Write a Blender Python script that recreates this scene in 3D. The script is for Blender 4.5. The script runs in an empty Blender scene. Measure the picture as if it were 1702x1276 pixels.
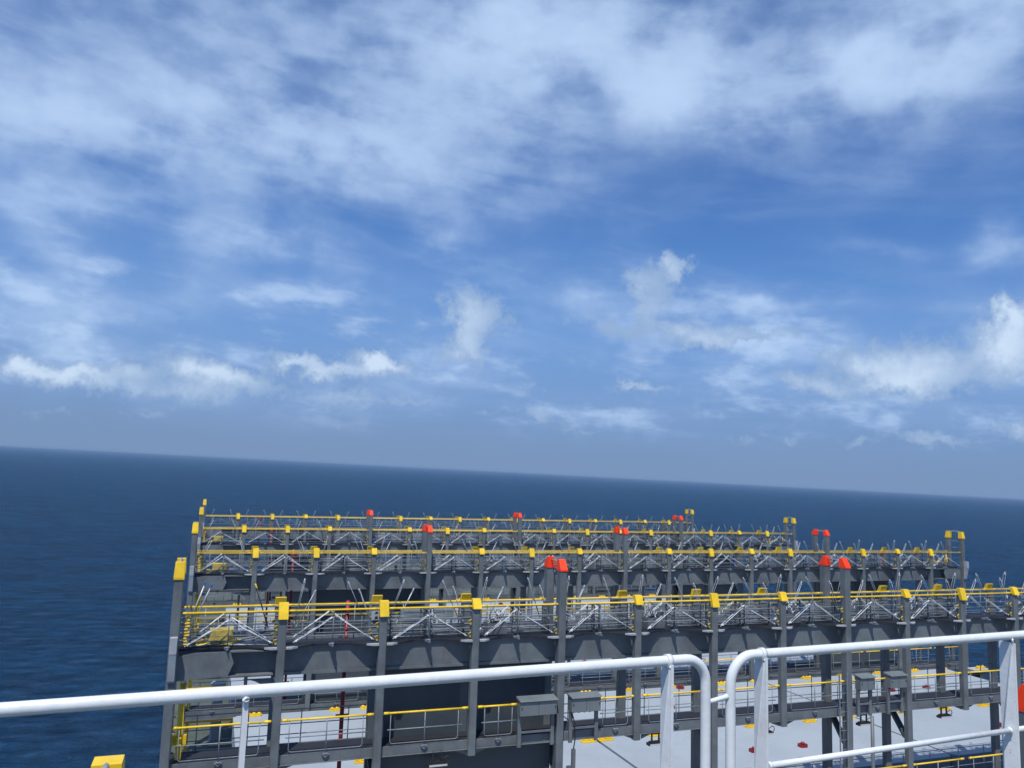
import bpy, math, random
from mathutils import Vector, Matrix
random.seed(7)
S = bpy.context.scene
C = S.collection
rad = math.radians

# ---------------------------------------------------------------- camera
YAW, PIT, ROL = 0.3509, 0.1204, 0.0325
CAM = Vector((-1.8032, -0.8255, 3.3854)); FPX = 1319.17
_sy, _cy, _sp, _cp = math.sin(YAW), math.cos(YAW), math.sin(PIT), math.cos(PIT)
F = Vector((_sy*_cp, _cy*_cp, _sp)); R0 = Vector((_cy, -_sy, 0)); U0 = R0.cross(F)
R = math.cos(ROL)*R0 + math.sin(ROL)*U0
U = -math.sin(ROL)*R0 + math.cos(ROL)*U0
cam = bpy.data.cameras.new('camera'); co = bpy.data.objects.new('camera', cam); C.objects.link(co)
co.matrix_world = Matrix(((R.x, U.x, -F.x, CAM.x), (R.y, U.y, -F.y, CAM.y), (R.z, U.z, -F.z, CAM.z), (0, 0, 0, 1)))
cam.sensor_fit = 'HORIZONTAL'; cam.sensor_width = 36; cam.lens = 36*FPX/1702
cam.clip_start = 0.1; cam.clip_end = 200000
S.camera = co
S.view_settings.view_transform = 'Standard'; S.view_settings.look = 'None'
S.view_settings.exposure = 0; S.view_settings.gamma = 1
S.cycles.max_bounces = 5; S.cycles.diffuse_bounces = 2; S.cycles.glossy_bounces = 3
S.cycles.use_denoising = True

def ray(x, y):
    return F*FPX + R*(x-851) - U*(y-638)
def onY(x, y, Y):
    r = ray(x, y); return CAM + r*((Y-CAM.y)/r.y)
def onZ(x, y, Z):
    r = ray(x, y); return CAM + r*((Z-CAM.z)/r.z)

# the ship heels about one degree against the sea: NS is the sea's true vertical seen from the ship
NS = Vector((0.0145, -0.0175, 0.9997)).normalized()
E1 = Vector((1, 0, 0)); E1 = (E1 - NS*E1.dot(NS)).normalized(); E2 = NS.cross(E1)

# ---------------------------------------------------------------- sun
SD = Vector((-0.25, -0.45, 1.0)).normalized()
sun = bpy.data.lights.new('sun', 'SUN'); sun.energy = 4.4; sun.angle = rad(0.5); sun.color = (1.0, 0.955, 0.88)
so = bpy.data.objects.new('sun', sun); C.objects.link(so)
so.rotation_euler = SD.to_track_quat('Z', 'Y').to_euler(); so.location = (0, 0, 60)

# ---------------------------------------------------------------- node helper
class NT:
    def __init__(s, tree):
        s.t = tree; tree.nodes.clear()
    def n(s, kind, **kw):
        nd = s.t.nodes.new(kind)
        for k, v in kw.items(): setattr(nd, k, v)
        return nd
    def put(s, sock, v):
        if isinstance(v, bpy.types.NodeSocket): s.t.links.new(v, sock)
        elif isinstance(v, (tuple, list, Vector)):
            v = tuple(v)
            sock.default_value = v if len(sock.default_value) == len(v) else v+(1,)
        else: sock.default_value = v
    def m(s, op, a, b=0.0, c=None, clamp=False):
        nd = s.n('ShaderNodeMath', operation=op); nd.use_clamp = clamp
        s.put(nd.inputs[0], a); s.put(nd.inputs[1], b)
        if c is not None: s.put(nd.inputs[2], c)
        return nd.outputs[0]
    def dot(s, a, b):
        nd = s.n('ShaderNodeVectorMath', operation='DOT_PRODUCT'); s.put(nd.inputs[0], a); s.put(nd.inputs[1], b)
        return nd.outputs['Value']
    def xyz(s, x, y, z):
        nd = s.n('ShaderNodeCombineXYZ'); s.put(nd.inputs[0], x); s.put(nd.inputs[1], y); s.put(nd.inputs[2], z)
        return nd.outputs[0]
    def vm(s, op, a, b):
        nd = s.n('ShaderNodeVectorMath', operation=op); s.put(nd.inputs[0], a); s.put(nd.inputs[1], b)
        return nd.outputs[0]
    def noise(s, vec, scale, detail=4, rough=0.5, dist=0.0):
        nd = s.n('ShaderNodeTexNoise'); s.put(nd.inputs['Vector'], vec)
        s.put(nd.inputs['Scale'], scale); s.put(nd.inputs['Detail'], detail); s.put(nd.inputs['Roughness'], rough)
        s.put(nd.inputs['Distortion'], dist)
        return nd.outputs[0]
    def mix(s, f, a, b):
        nd = s.n('ShaderNodeMix', data_type='RGBA'); s.put(nd.inputs[0], f); s.put(nd.inputs[6], a); s.put(nd.inputs[7], b)
        return nd.outputs[2]
    def ss(s, v, a, b, o0=0.0, o1=1.0):
        nd = s.n('ShaderNodeMapRange', interpolation_type='SMOOTHSTEP'); s.put(nd.inputs[0], v)
        s.put(nd.inputs[1], a); s.put(nd.inputs[2], b); s.put(nd.inputs[3], o0); s.put(nd.inputs[4], o1)
        return nd.outputs[0]

# ---------------------------------------------------------------- sky
def azel(x, y):
    d = ray(x, y).normalized()
    return math.degrees(math.atan2(d.dot(E1), d.dot(E2))), math.degrees(math.asin(d.dot(NS)))

W = bpy.data.worlds.new('World'); S.world = W; W.use_nodes = True
t = NT(W.node_tree)
gen = t.n('ShaderNodeTexCoord').outputs['Generated']
dx, dy, dz = t.dot(gen, E1), t.dot(gen, E2), t.dot(gen, NS)
sea_dir = t.xyz(dx, dy, dz)
sky = t.n('ShaderNodeTexSky', sky_type='NISHITA'); sky.sun_disc = False
SDs = Vector((SD.dot(E1), SD.dot(E2), SD.dot(NS)))
sky.sun_elevation = math.asin(SDs.z); sky.sun_rotation = math.atan2(SDs.x, SDs.y) % (2*math.pi)
sky.altitude = 0; sky.air_density = 1.0; sky.dust_density = 0.6; sky.ozone_density = 3.0
t.put(sky.inputs[0], sea_dir)
K = 0.12                                # strength of the world
el = t.m('MULTIPLY', t.m('ARCSINE', dz), 180/math.pi)
az = t.m('MULTIPLY', t.m('ARCTAN2', dx, dy), 180/math.pi)
# wind-drawn warp so that cloud edges are ragged
w1 = t.noise(sea_dir, 5.0, 5, 0.6); w2 = t.noise(t.vm('ADD', sea_dir, (3.1, 1.7, 9.2)), 5.0, 5, 0.6)
azs = t.m('ADD', az, t.m('MULTIPLY', t.m('SUBTRACT', w1, 0.5), 11.0))
els = t.m('ADD', el, t.m('MULTIPLY', t.m('SUBTRACT', w2, 0.5), 6.0))
w3 = t.noise(sea_dir, 26.0, 6, 0.65); w4 = t.noise(t.vm('ADD', sea_dir, (7.1, 4.7, 1.2)), 26.0, 6, 0.65)
azc = t.m('ADD', az, t.m('MULTIPLY', t.m('SUBTRACT', w3, 0.5), 4.2))
elc = t.m('ADD', el, t.m('MULTIPLY', t.m('SUBTRACT', w4, 0.5), 3.2))
PXD = math.degrees(1/FPX)
def blob(A, E, x, y, sx, sy, rot, amp):
    a0, e0 = azel(x, y)
    cosE = math.cos(rad(e0))
    sc = PXD * (1/(1+((x-851)/FPX)**2+((y-638)/FPX)**2))**0.5
    sx *= sc; sy *= sc
    c, s = math.cos(rad(-rot)), math.sin(rad(-rot))
    u = t.m('MULTIPLY', t.m('SUBTRACT', A, a0), cosE); v = t.m('SUBTRACT', E, e0)
    p = t.m('ADD', t.m('MULTIPLY', u, c/sx), t.m('MULTIPLY', v, s/sx))
    q = t.m('ADD', t.m('MULTIPLY', u, -s/sy), t.m('MULTIPLY', v, c/sy))
    r2 = t.m('ADD', t.m('MULTIPLY', p, p), t.m('MULTIPLY', q, q))
    return t.m('MULTIPLY', t.m('EXPONENT', t.m('MULTIPLY', r2, -0.8)), amp)
def total(vals):
    while len(vals) > 1:
        vals = [t.m('ADD', vals[i], vals[i+1]) if i+1 < len(vals) else vals[i] for i in range(0, len(vals), 2)]
    return vals[0]
# soft high cloud: pixel of its centre in the photo's field of view -> azimuth/elevation
HIGH = [(600, 50, 700, 120, 0, .16), (1350, 150, 420, 80, 0, .10), (200, 480, 330, 130, 0, .12), (40, 160, 240, 75, -8, .75), (330, 185, 260, 60, -12, .45), (500, 255, 210, 55, -14, .5), (640, 290, 130, 50, -8, .3),
 (350, 372, 130, 55, 0, .36), (500, 408, 90, 32, 0, .35), (80, 520, 180, 60, 0, .25), (850, 80, 90, 55, 0, .95), (985, 60, 60, 60, 0, .45), (800, 140, 130, 90, 0, .22),
 (1110, 152, 80, 42, 25, 1.15), (1200, 90, 130, 50, 20, .35), (1455, 98, 80, 50, 18, 1.3), (1570, 90, 90, 60, 0, .3), (1665, 55, 110, 70, -20, .6),
 (1310, 182, 70, 40, 0, .35), (980, 225, 300, 45, 0, .14), (800, 315, 200, 60, 5, .3), (60, 330, 70, 40, 0, .45), (160, 325, 55, 26, 0, .4),
 (110, 412, 50, 28, 0, .4), (725, 378, 38, 16, 0, .3), (1250, 502, 220, 14, 2, .42), (1120, 535, 150, 45, 0, .5), (1080, 470, 60, 34, 45, .45),
 (1000, 515, 100, 38, 20, .35), (1300, 575, 220, 36, -3, .36), (100, 500, 200, 40, 0, .25), (560, 470, 260, 30, -10, .22), (1685, 392, 50, 36, 0, .6),
 (1560, 590, 130, 48, 0, .4), (1660, 570, 60, 50, 0, .35), (430, 55, 520, 80, 0, .18), (1300, 30, 500, 60, 0, .22), (600, 640, 200, 45, 0, .25),
 (120, 640, 170, 40, 0, .25), (350, 660, 120, 35, 0, .2), (1450, 650, 250, 40, 0, .15), (1450, 270, 300, 60, 3, .12), (780, 590, 90, 70, 10, .3), (1500, 400, 90, 12, 6, .2)]
hi = total([blob(azs, els, *b) for b in HIGH])
streak = t.noise(t.xyz(t.m('MULTIPLY', az, 0.045), t.m('ADD', t.m('MULTIPLY', el, 0.20), t.m('MULTIPLY', az, 0.02)), 0.3), 2.2, 6, 0.52, 0.5)
puff = t.noise(sea_dir, 8.0, 6, 0.55)
puff2 = t.noise(t.xyz(t.m('MULTIPLY', dx, 1.0), dy, t.m('MULTIPLY', dz, 1.9)), 16.0, 4, 0.5)
puff3 = t.noise(t.xyz(t.m('ADD', dx, t.m('MULTIPLY', dz, .35)), dy, t.m('MULTIPLY', dz, 3.2)), 5.5, 7, 0.6)
mod = t.m('ADD', t.m('ADD', t.m('MULTIPLY', t.ss(streak, .3, .7), .22), t.m('MULTIPLY', t.ss(puff, .34, .66), .75)), t.m('ADD', t.m('MULTIPLY', t.ss(puff2, .38, .66), .5), .28))
veil = t.m('MULTIPLY', t.ss(el, 30, 50), t.m('MULTIPLY', t.ss(puff, .4, .7), .25))   # the deck of cloud goes on overhead
hi_m = t.m('ADD', t.m('MULTIPLY', t.m('MULTIPLY', hi, mod), .80), veil)
hi_m = t.m('ADD', hi_m, t.m('MULTIPLY', t.ss(el, 16.0, 27.0), t.m('ADD', .04, t.m('MULTIPLY', puff2, .34))))
hi_m = t.m('ADD', hi_m, t.m('MULTIPLY', t.ss(streak, .38, .72), .13))
low_band = t.m('MULTIPLY', t.ss(el, 1.5, 4.0), t.ss(el, 17.0, 10.0))
hi_m = t.m('ADD', hi_m, t.m('MULTIPLY', t.m('MULTIPLY', t.ss(puff3, .44, .66), t.m('ADD', .35, t.ss(puff2, .4, .65))), t.m('MULTIPLY', low_band, .55)))
hi_m = t.m('SUBTRACT', 1.0, t.m('EXPONENT', t.m('MULTIPLY', hi_m, -1.75)))
CUM = [(250, 690, 45, 7, 0, .5), (560, 700, 45, 7, 0, .45), (700, 662, 40, 9, 0, .45), (820, 684, 30, 8, 0, .42), (980, 712, 50, 6, 0, .45), (1430, 737, 30, 7, 0, .5), (470, 603, 36, 11, 0, .75), (220, 612, 30, 14, 0, .6), (90, 690, 50, 7, 0, .4), (1180, 690, 40, 8, 0, .42), (632, 601, 44, 15, 14, 1.5), (560, 613, 75, 14, 5, .95), (325, 612, 62, 22, 10, .95), (400, 628, 55, 13, 0, .55), (45, 612, 38, 22, 0, .85),
 (130, 622, 55, 14, 0, .8), (590, 662, 65, 16, 0, .45), (300, 655, 60, 14, 0, .35), (792, 515, 56, 30, 20, .8), (785, 575, 24, 45, -20, .75), (745, 592, 30, 24, 0, .45),
 (1122, 440, 26, 24, 50, .8), (1075, 480, 48, 34, 40, .7), (1130, 545, 80, 22, 0, .5), (1010, 545, 60, 16, 20, .45), (895, 686, 30, 15, 20, .6), (1062, 641, 34, 7, 0, .6),
 (200, 640, 160, 22, 0, .3), (420, 650, 160, 20, 0, .3), (1130, 655, 120, 14, 0, .28), (940, 600, 100, 20, 10, .25), (1250, 560, 120, 12, -8, .4), (1160, 560, 60, 16, 0, .4), (1032, 682, 18, 11, 0, .45), (870, 648, 45, 9, 0, .42), (1362, 645, 65, 18, 15, .7), (1440, 612, 85, 30, 20, .62), (1560, 605, 110, 38, 0, .8), (1690, 560, 45, 55, 0, 1.0),
 (1692, 515, 22, 22, 0, .9), (1505, 640, 60, 14, 0, .5), (1552, 727, 62, 11, 5, .7), (1688, 716, 30, 18, 0, .8), (1312, 728, 26, 9, 0, .5), (1246, 731, 15, 8, 0, .42), (1210, 733, 20, 7, 0, .35)]
cu = total([blob(azc, elc, *b) for b in CUM])
fine = t.noise(sea_dir, 60.0, 6, 0.6)
cu_m = t.ss(t.m('ADD', cu, t.m('MULTIPLY', t.m('SUBTRACT', fine, 0.5), 1.0)),  .20, .58)
# low cumulus all round the horizon, outside the photo's field of view too
ring = t.m('MULTIPLY', t.ss(t.noise(t.xyz(dx, dy, t.m('MULTIPLY', dz, 2.6)), 7.0, 7, 0.6), .56, .78), t.m('MULTIPLY', t.ss(el, 2.0, 5.0), t.ss(el, 15.0, 8.0)))
cu_m = t.m('MAXIMUM', cu_m, t.m('MULTIPLY', ring, .35))
k = 1/K
base = sky.outputs[0]
tint = t.n('ShaderNodeMix', data_type='RGBA', blend_type='MULTIPLY'); t.put(tint.inputs[0], 1.0); t.put(tint.inputs[6], base)
t.put(tint.inputs[7], (0.27, 0.56, 0.96))
base = tint.outputs[2]
near = t.ss(el, 24.0, 3.0)
base = t.mix(t.m('MULTIPLY', near, .92), base, (0.185*k, 0.35*k, 0.67*k))
base = t.mix(t.ss(el, 10.0, 1.0), base, (0.19*k, 0.315*k, 0.55*k))
hcol = t.mix(t.ss(hi_m, .1, 1.0), (0.245*k, 0.39*k, 0.70*k), (0.50*k, 0.67*k, 0.94*k))
ccol = t.mix(t.ss(t.m('ADD', cu, t.m('MULTIPLY', t.m('SUBTRACT', w3, .5), .9)), .35, 1.45), (0.29*k, 0.43*k, 0.67*k), (0.70*k, 0.84*k, 1.0*k))
col = t.mix(hi_m, base, hcol)
col = t.mix(t.m('MULTIPLY', cu_m, .8), col, ccol)
col = t.mix(t.ss(el, 4.5, 0.0, 0, .85), col, (0.195*k, 0.30*k, 0.495*k))
bg = t.n('ShaderNodeBackground'); t.put(bg.inputs[0], col); bg.inputs[1].default_value = K
out = t.n('ShaderNodeOutputWorld'); W.node_tree.links.new(bg.outputs[0], out.inputs[0])
W.cycles.sampling_method = 'MANUAL'; W.cycles.sample_map_resolution = 512

# ---------------------------------------------------------------- materials
def paint(name, col, rough=0.45, var=0.12, dirt=None, dirt_amt=0.0, streaks=False, metal=0.0, scale=1.5, speck=0, lump=.25):
    m = bpy.data.materials.new(name); m.use_nodes = True
    q = NT(m.node_tree)
    o = q.n('ShaderNodeTexCoord').outputs['Object']
    g = q.n('ShaderNodeNewGeometry').outputs['Position']
    a = q.noise(g, scale, 6, 0.65)
    lo = tuple(c*(1-var) for c in col); hi_ = tuple(min(1, c*(1+var)) for c in col)
    c = q.mix(q.ss(a, .3, .7), lo, hi_)
    if dirt:
        if streaks:
            v = q.vm('MULTIPLY', g, (9.0, 9.0, 0.5))
            d = q.ss(q.noise(v, 1.0, 5, 0.6), .52, .8)
        else:
            d = q.ss(q.noise(g, 4.5, 8, 0.7), .55, .75)
        c = q.mix(q.m('MULTIPLY', d, dirt_amt), c, dirt)
    if speck:
        c = q.mix(q.m('MULTIPLY', q.ss(q.noise(g, speck, 3, 0.7),   .70, .76), .5), c, (0.24, 0.13, 0.07))
    b = q.n('ShaderNodeBsdfPrincipled'); q.put(b.inputs['Base Color'], c)
    q.put(b.inputs['Roughness'], q.ss(a, .2, .8, rough-.08, rough+.12)); b.inputs['Metallic'].default_value = metal
    bump = q.n('ShaderNodeBump'); bump.inputs['Strength'].default_value = lump; bump.inputs['Distance'].default_value = .004
    q.put(bump.inputs['Height'], q.noise(g, 14.0, 4, 0.6)); q.put(b.inputs['Normal'], bump.outputs[0])
    ou = q.n('ShaderNodeOutputMaterial'); m.node_tree.links.new(b.outputs[0], ou.inputs[0])
    return m
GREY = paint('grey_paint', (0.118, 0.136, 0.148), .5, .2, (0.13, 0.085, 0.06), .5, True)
GREYL = paint('light_grey_plate', (0.34, 0.37, 0.40), .6, .15, (0.2, 0.18, 0.16), .4)
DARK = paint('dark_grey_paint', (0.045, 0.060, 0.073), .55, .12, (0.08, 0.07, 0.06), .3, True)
GRATE = paint('grating', (0.012, 0.014, 0.022), .7, .2)  # near black blue: open mesh, plus the walkway floors' shade put into the colour
YEL = paint('yellow_paint', (0.80, 0.53, 0.016), .45, .14, (0.28, 0.16, 0.05), .65)
EYE = paint('worn_yellow_paint', (0.50, 0.38, 0.07), .55, .3, (0.12, 0.1, 0.08), .7)
RED = paint('signal_red_paint', (1.0, 0.050, 0.004), .55, .06, (0.5, 0.05, 0.02), .5)
DRED = paint('dark_red_paint', (0.22, 0.008, 0.012), .45, .1)
GALV = paint('galvanised_steel', (0.40, 0.43, 0.46), .42, .15, None, 0, False, .35, 8)
GALVD = paint('weathered_galvanised_steel', (0.20, 0.23, 0.26), .5, .2, None, 0, False, .2, 8)
WHITE = paint('white_rail_paint', (0.68, 0.71, 0.73), .26, .05, (0.42, 0.36, 0.28), .45, False, 0, 9.0, 26.0, .6)
HATCH = paint('hatch_paint', (0.32, 0.365, 0.41), .55, .05, (0.24, 0.24, 0.235), .55, False, 0, .35)
BLUE = paint('blue_paint', (0.02, 0.12, 0.42), .5)
BLACK = paint('black_rubber', (0.015, 0.015, 0.018), .6)
DECK = paint('green_deck_paint', (0.07, 0.085, 0.07), .7, .15, (0.12, 0.07, 0.04), .4)
HULL = paint('hull_paint', (0.05, 0.06, 0.09), .5, .1, (0.2, 0.08, 0.04), .3, True)
LAMP = paint('lamp_glass', (0.45, 0.47, 0.47), .15)
BOX = paint('socket_box_paint', (0.14, 0.165, 0.175), .5, .08, (0.1, 0.09, 0.08), .4, True)

# ---------------------------------------------------------------- mesh helper
class MB:
    def __init__(s): s.v = []; s.f = []; s.sm = []
    def quadbox(s, pts):                       # 8 points: bottom ring then top ring, counter-clockwise from above
        n = len(s.v); s.v += [tuple(p) for p in pts]
        for a in ((3, 2, 1, 0), (4, 5, 6, 7), (0, 1, 5, 4), (1, 2, 6, 5), (2, 3, 7, 6), (3, 0, 4, 7)):
            s.f.append([n+i for i in a]); s.sm.append(False)
        return s
    def box(s, x0, x1, y0, y1, z0, z1):
        return s.quadbox([(x0, y0, z0), (x1, y0, z0), (x1, y1, z0), (x0, y1, z0), (x0, y0, z1), (x1, y0, z1), (x1, y1, z1), (x0, y1, z1)])
    def bbox(s, x0, x1, y0, y1, z0, z1, b=.02):  # box with chamfered vertical edges
        return s.prism([(x0+b, y0), (x1-b, y0), (x1, y0+b), (x1, y1-b), (x1-b, y1), (x0+b, y1), (x0, y1-b), (x0, y0+b)], z0, z1)
    def prism(s, poly, z0, z1):                # poly in XY, counter-clockwise
        n = len(s.v); k = len(poly)
        s.v += [(x, y, z0) for x, y in poly] + [(x, y, z1) for x, y in poly]
        s.f.append([n+i for i in reversed(range(k))]); s.f.append([n+k+i for i in range(k)]); s.sm += [False, False]
        for i in range(k):
            j = (i+1) % k; s.f.append([n+i, n+j, n+k+j, n+k+i]); s.sm.append(False)
        return s
    def slab(s, poly, axis, a0, a1):           # poly in (u,v) of the other two axes
        n = len(s.v); k = len(poly)
        def P(u, v, a): return (a, u, v) if axis == 'x' else (u, a, v)
        s.v += [P(u, v, a0) for u, v in poly] + [P(u, v, a1) for u, v in poly]
        s.f.append([n+i for i in reversed(range(k))]); s.f.append([n+k+i for i in range(k)]); s.sm += [False, False]
        for i in range(k):
            j = (i+1) % k; s.f.append([n+i, n+j, n+k+j, n+k+i]); s.sm.append(False)
        return s
    def tube(s, pts, r, n=8, cap=True):
        pts = [Vector(p) for p in pts]; rs = r if isinstance(r, (list, tuple)) else [r]*len(pts)
        st = len(s.v); up = None
        for i, p in enumerate(pts):
            d = (pts[min(i+1, len(pts)-1)] - pts[max(i-1, 0)]).normalized()
            if up is None:
                up = Vector((0, 0, 1)) if abs(d.z) < .9 else Vector((1, 0, 0))
            a = (up - d*up.dot(d)).normalized(); up = a; b = d.cross(a)
            for j in range(n):
                th = 2*math.pi*j/n; s.v.append(tuple(p + (a*math.cos(th)+b*math.sin(th))*rs[i]))
        for i in range(len(pts)-1):
            for j in range(n):
                k = (j+1) % n; s.f.append([st+i*n+j, st+i*n+k, st+(i+1)*n+k, st+(i+1)*n+j]); s.sm.append(True)
        if cap:
            s.f.append([st+j for j in reversed(range(n))]); s.f.append([st+(len(pts)-1)*n+j for j in range(n)]); s.sm += [False, False]
        return s
    def mesh(s, name, mat):
        me = bpy.data.meshes.new(name); me.from_pydata(s.v, [], s.f); me.materials.append(mat)
        me.polygons.foreach_set('use_smooth', s.sm)
        import bmesh
        b = bmesh.new(); b.from_mesh(me); bmesh.ops.recalc_face_normals(b, faces=b.faces); b.to_mesh(me); b.free()
        return me
def link(name, me, parent=None, loc=(0, 0, 0), rot=(0, 0, 0)):
    o = bpy.data.objects.new(name, me); C.objects.link(o); o.parent = parent; o.location = loc; o.rotation_euler = rot
    return o
def tag(o, label=None, cat=None, group=None, kind=None):
    if label: o['label'] = label
    if cat: o['category'] = cat
    if group: o['group'] = group
    if kind: o['kind'] = kind
    return o
def thing(name, loc, label, cat, group=None):
    return tag(link(name, None, None, loc), label, cat, group)

# ---------------------------------------------------------------- sea
SEA0 = -38.0; SEAREF = 1.0
def sea_mesh():
    vs = [(0, 0, 0)]; fs = []; n = 96; rr = [30, 80, 200, 500, 1200, 3000, 8000, 20000, 29500]
    for r in rr:
        for j in range(n):
            th = 2*math.pi*j/n; vs.append((r*math.cos(th), r*math.sin(th), 0))
    for j in range(n): fs.append([0, 1+j, 1+(j+1) % n])
    for i in range(len(rr)-1):
        for j in range(n):
            a = 1+i*n; b = a+n; k2 = (j+1) % n; fs.append([a+j, b+j, b+k2, a+k2])
    me = bpy.data.meshes.new('sea'); me.from_pydata(vs, [], fs); return me
sm = bpy.data.materials.new('sea_water'); sm.use_nodes = True
q = NT(sm.node_tree)
P = q.n('ShaderNodeTexCoord').outputs['Object']
broad = q.noise(P, 0.010, 4, 0.6)
Pr = q.n('ShaderNodeMapping'); q.put(Pr.inputs[0], P); Pr.inputs['Rotation'].default_value = (0, 0, rad(24)); Pr.inputs['Scale'].default_value = (0.7, 1.0, 1.0)
pv = Pr.outputs[0]
swell = q.noise(pv, 0.040, 3, 0.5, .3); chop = q.noise(pv, 0.26, 6, 0.66, .5); rip = q.noise(pv, 1.5, 4, 0.6)
h = q.m('ADD', q.m('MULTIPLY', swell, 3.2), q.m('ADD', q.m('MULTIPLY', chop, 2.2), q.m('MULTIPLY', rip, .30)))
bp = q.n('ShaderNodeBump'); bp.inputs['Strength'].default_value = 1.0; bp.inputs['Distance'].default_value = 2.6
q.put(bp.inputs['Height'], h)
body = q.n('ShaderNodeBsdfDiffuse'); q.put(body.inputs['Color'], q.mix(q.m('MULTIPLY', q.m('ADD', q.m('MULTIPLY', q.ss(chop, .34, .60), .5), q.m('MULTIPLY', q.ss(q.noise(pv, 0.06, 6, 0.62, .6), .36, .62), .5)), q.ss(broad, .2, .6, .65, 1.0)), (0.0004, 0.008, 0.030), (0.0034, 0.041, 0.106))); q.put(body.inputs['Normal'], bp.outputs[0])  # light and dark of the waves put into the water colour, following the chop
gl = q.n('ShaderNodeBsdfGlossy'); gl.inputs['Color'].default_value = (0.60, 0.84, 1.0, 1); gl.inputs['Roughness'].default_value = .12; q.put(gl.inputs['Normal'], bp.outputs[0])
fr = q.n('ShaderNodeFresnel'); fr.inputs['IOR'].default_value = 1.33; q.put(fr.inputs['Normal'], bp.outputs[0])
mx = q.n('ShaderNodeMixShader'); q.put(mx.inputs[0], q.m('MULTIPLY', fr.outputs[0], SEAREF, clamp=True)); sm.node_tree.links.new(body.outputs[0], mx.inputs[1]); sm.node_tree.links.new(gl.outputs[0], mx.inputs[2])
ou = q.n('ShaderNodeOutputMaterial'); sm.node_tree.links.new(mx.outputs[0], ou.inputs[0])
sme = sea_mesh(); sme.materials.append(sm)
sea = link('sea', sme, None, (0, 0, SEA0), NS.to_track_quat('Z', 'Y').to_euler()); tag(sea, kind='structure')
QS = Matrix((E1, E2, NS)).transposed(); sea.rotation_euler = QS.to_euler()

# ---------------------------------------------------------------- ship hull
HW0, HW1 = -3.1, 41.1; XC = (HW0+HW1)/2
hull = thing('ship_hull', (XC, 20, -45), 'dark blue container ship hull under the hatch covers', 'ship')
def ring_xy(f, y0):      # outline of the hull, tapering to the bow
    h = (HW1-HW0)/2*f
    return [(-h, y0), (h, y0), (h, 52), (h*.93, 64), (h*.62, 76), (0, 86), (-h*.62, 76), (-h*.93, 64), (-h, 52)]
m = MB(); p0 = ring_xy(.93, -55); p1 = ring_xy(1, -55); n = len(p0)
m.v = [(x, y, 0) for x, y in p0] + [(x, y, 36.7) for x, y in p1]
for i in range(n): j = (i+1) % n; m.f.append([i, j, n+j, n+i]); m.sm.append(False)
m.f.append(list(range(n))); m.sm.append(False)
link('side_plating', m.mesh('side_plating', HULL), hull)
m = MB(); m.prism(ring_xy(.999, -54.9), 36.6, 36.8); link('main_deck', m.mesh('main_deck', DECK), hull)

# ---------------------------------------------------------------- lashing bridges
PIT_X = 2.5; D = 0.92
KS = list(range(-1, 17))
FULL = {-1, 1, 3, 5, 7, 8, 10, 12, 14, 16}
REDK = {3, 7, 12}
BASE = -8.2
cache = {}
def wedge(w, d0, d1, z0, z1, back=False, mat=YEL, key=None):
    # cap: deep at the bottom, shallow on top, sloping side towards -y (front) or +y (back)
    if key in cache: return cache[key]
    m = MB(); h = w/2; sg = -1 if not back else 1
    # bottom ring spans yb0..yb1, top ring keeps the inner face and pulls the outer face in
    if d1 is None:
        a0, a1 = (-.165, -.05) if not back else (.05, .165); b0, b1 = (-.05, .075) if not back else (-.075, .05)
        m.quadbox([(-h, a0, z0), (h, a0, z0), (h, a1, z0), (-h, a1, z0), (-h, b0, z1), (h, b0, z1), (h, b1, z1), (-h, b1, z1)])
        me = m.mesh('cap', mat); cache[key] = me; return me
    inner = -sg*d0*.5; ob = sg*d0*.5; ot = sg*(d1-d0*.5)
    ys = sorted
    def ringp(o, z, hh):
        a, c = min(inner, o), max(inner, o)
        return [(-hh, a, z), (hh, a, z), (hh, c, z), (-hh, c, z)]
    zm = z0+(z1-z0)*.12
    m.quadbox(ringp(ob, z0, h) + ringp(ob, zm, h))
    m2 = ringp(ob*.999, zm+.001, h*.999) + ringp(ot, z1, h*.86)
    m.quadbox(m2)
    me = m.mesh('cap', mat); cache[key] = me; return me
def post_mesh(w, d, z0, z1, key):
    if key in cache: return cache[key]
    me = MB().bbox(-w/2, w/2, -d/2, d/2, z0, z1, .018).mesh('post', GREY); cache[key] = me; return me
def cached(key, fn):
    if key not in cache: cache[key] = fn()
    return cache[key]

LV = [(-2.61, -3.45, -3.65), (-5.38, -6.30, -6.62)]   # rail, floor, girder underside of the two lower walkways
XL, XR = -2.5, 40.0
ZO = -BASE                                              # local z of ship height 0
def beam_mesh():
    m = MB()
    m.box(XL+.16, XR-.16, .30, .55, -1.52, -.90)
    m.box(XL+.16, XR-.16, .27, .58, -1.60, -1.523)       # bottom flange
    for k in range(-1, 16):                              # faint weld seams
        x = k*2.5+1.9; m.box(x, x+.02, .294, .31, -1.5, -.95)
    return m.mesh('box_girder', GREY)
def end_plate_mesh(s, x0):
    m = MB()
    if True:
        pts = [(x0, -1.56), (x0+s*1.15, -1.50), (x0+s*1.27, -1.2), (x0+s*1.18, -.93), (x0+s*.4, -.93), (x0, -1.0)]
        m.slab(pts, 'y', .02, .07)
        m.slab([(x0+s*1.1, -.93), (x0+s*2.2, -.93), (x0+s*2.2, -.955), (x0+s*1.1, -.955)], 'y', .02, .28)
        m.slab([(x0+s*1.0, -1.50), (x0+s*2.2, -1.50), (x0+s*2.2, -1.525), (x0+s*1.0, -1.525)], 'y', .02, .25)
        # curved knee beside the next post
        arc = [(x0+s*(2.26-.75+.75*math.sin(a)), -1.62-.75+.75*math.cos(a)) for a in [i*math.pi/16 for i in range(9)]]
        m.slab(arc+[(x0+s*2.26, -1.62)], 'y', .12, .16)
    return m.mesh('end_plate', GREY)
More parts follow.
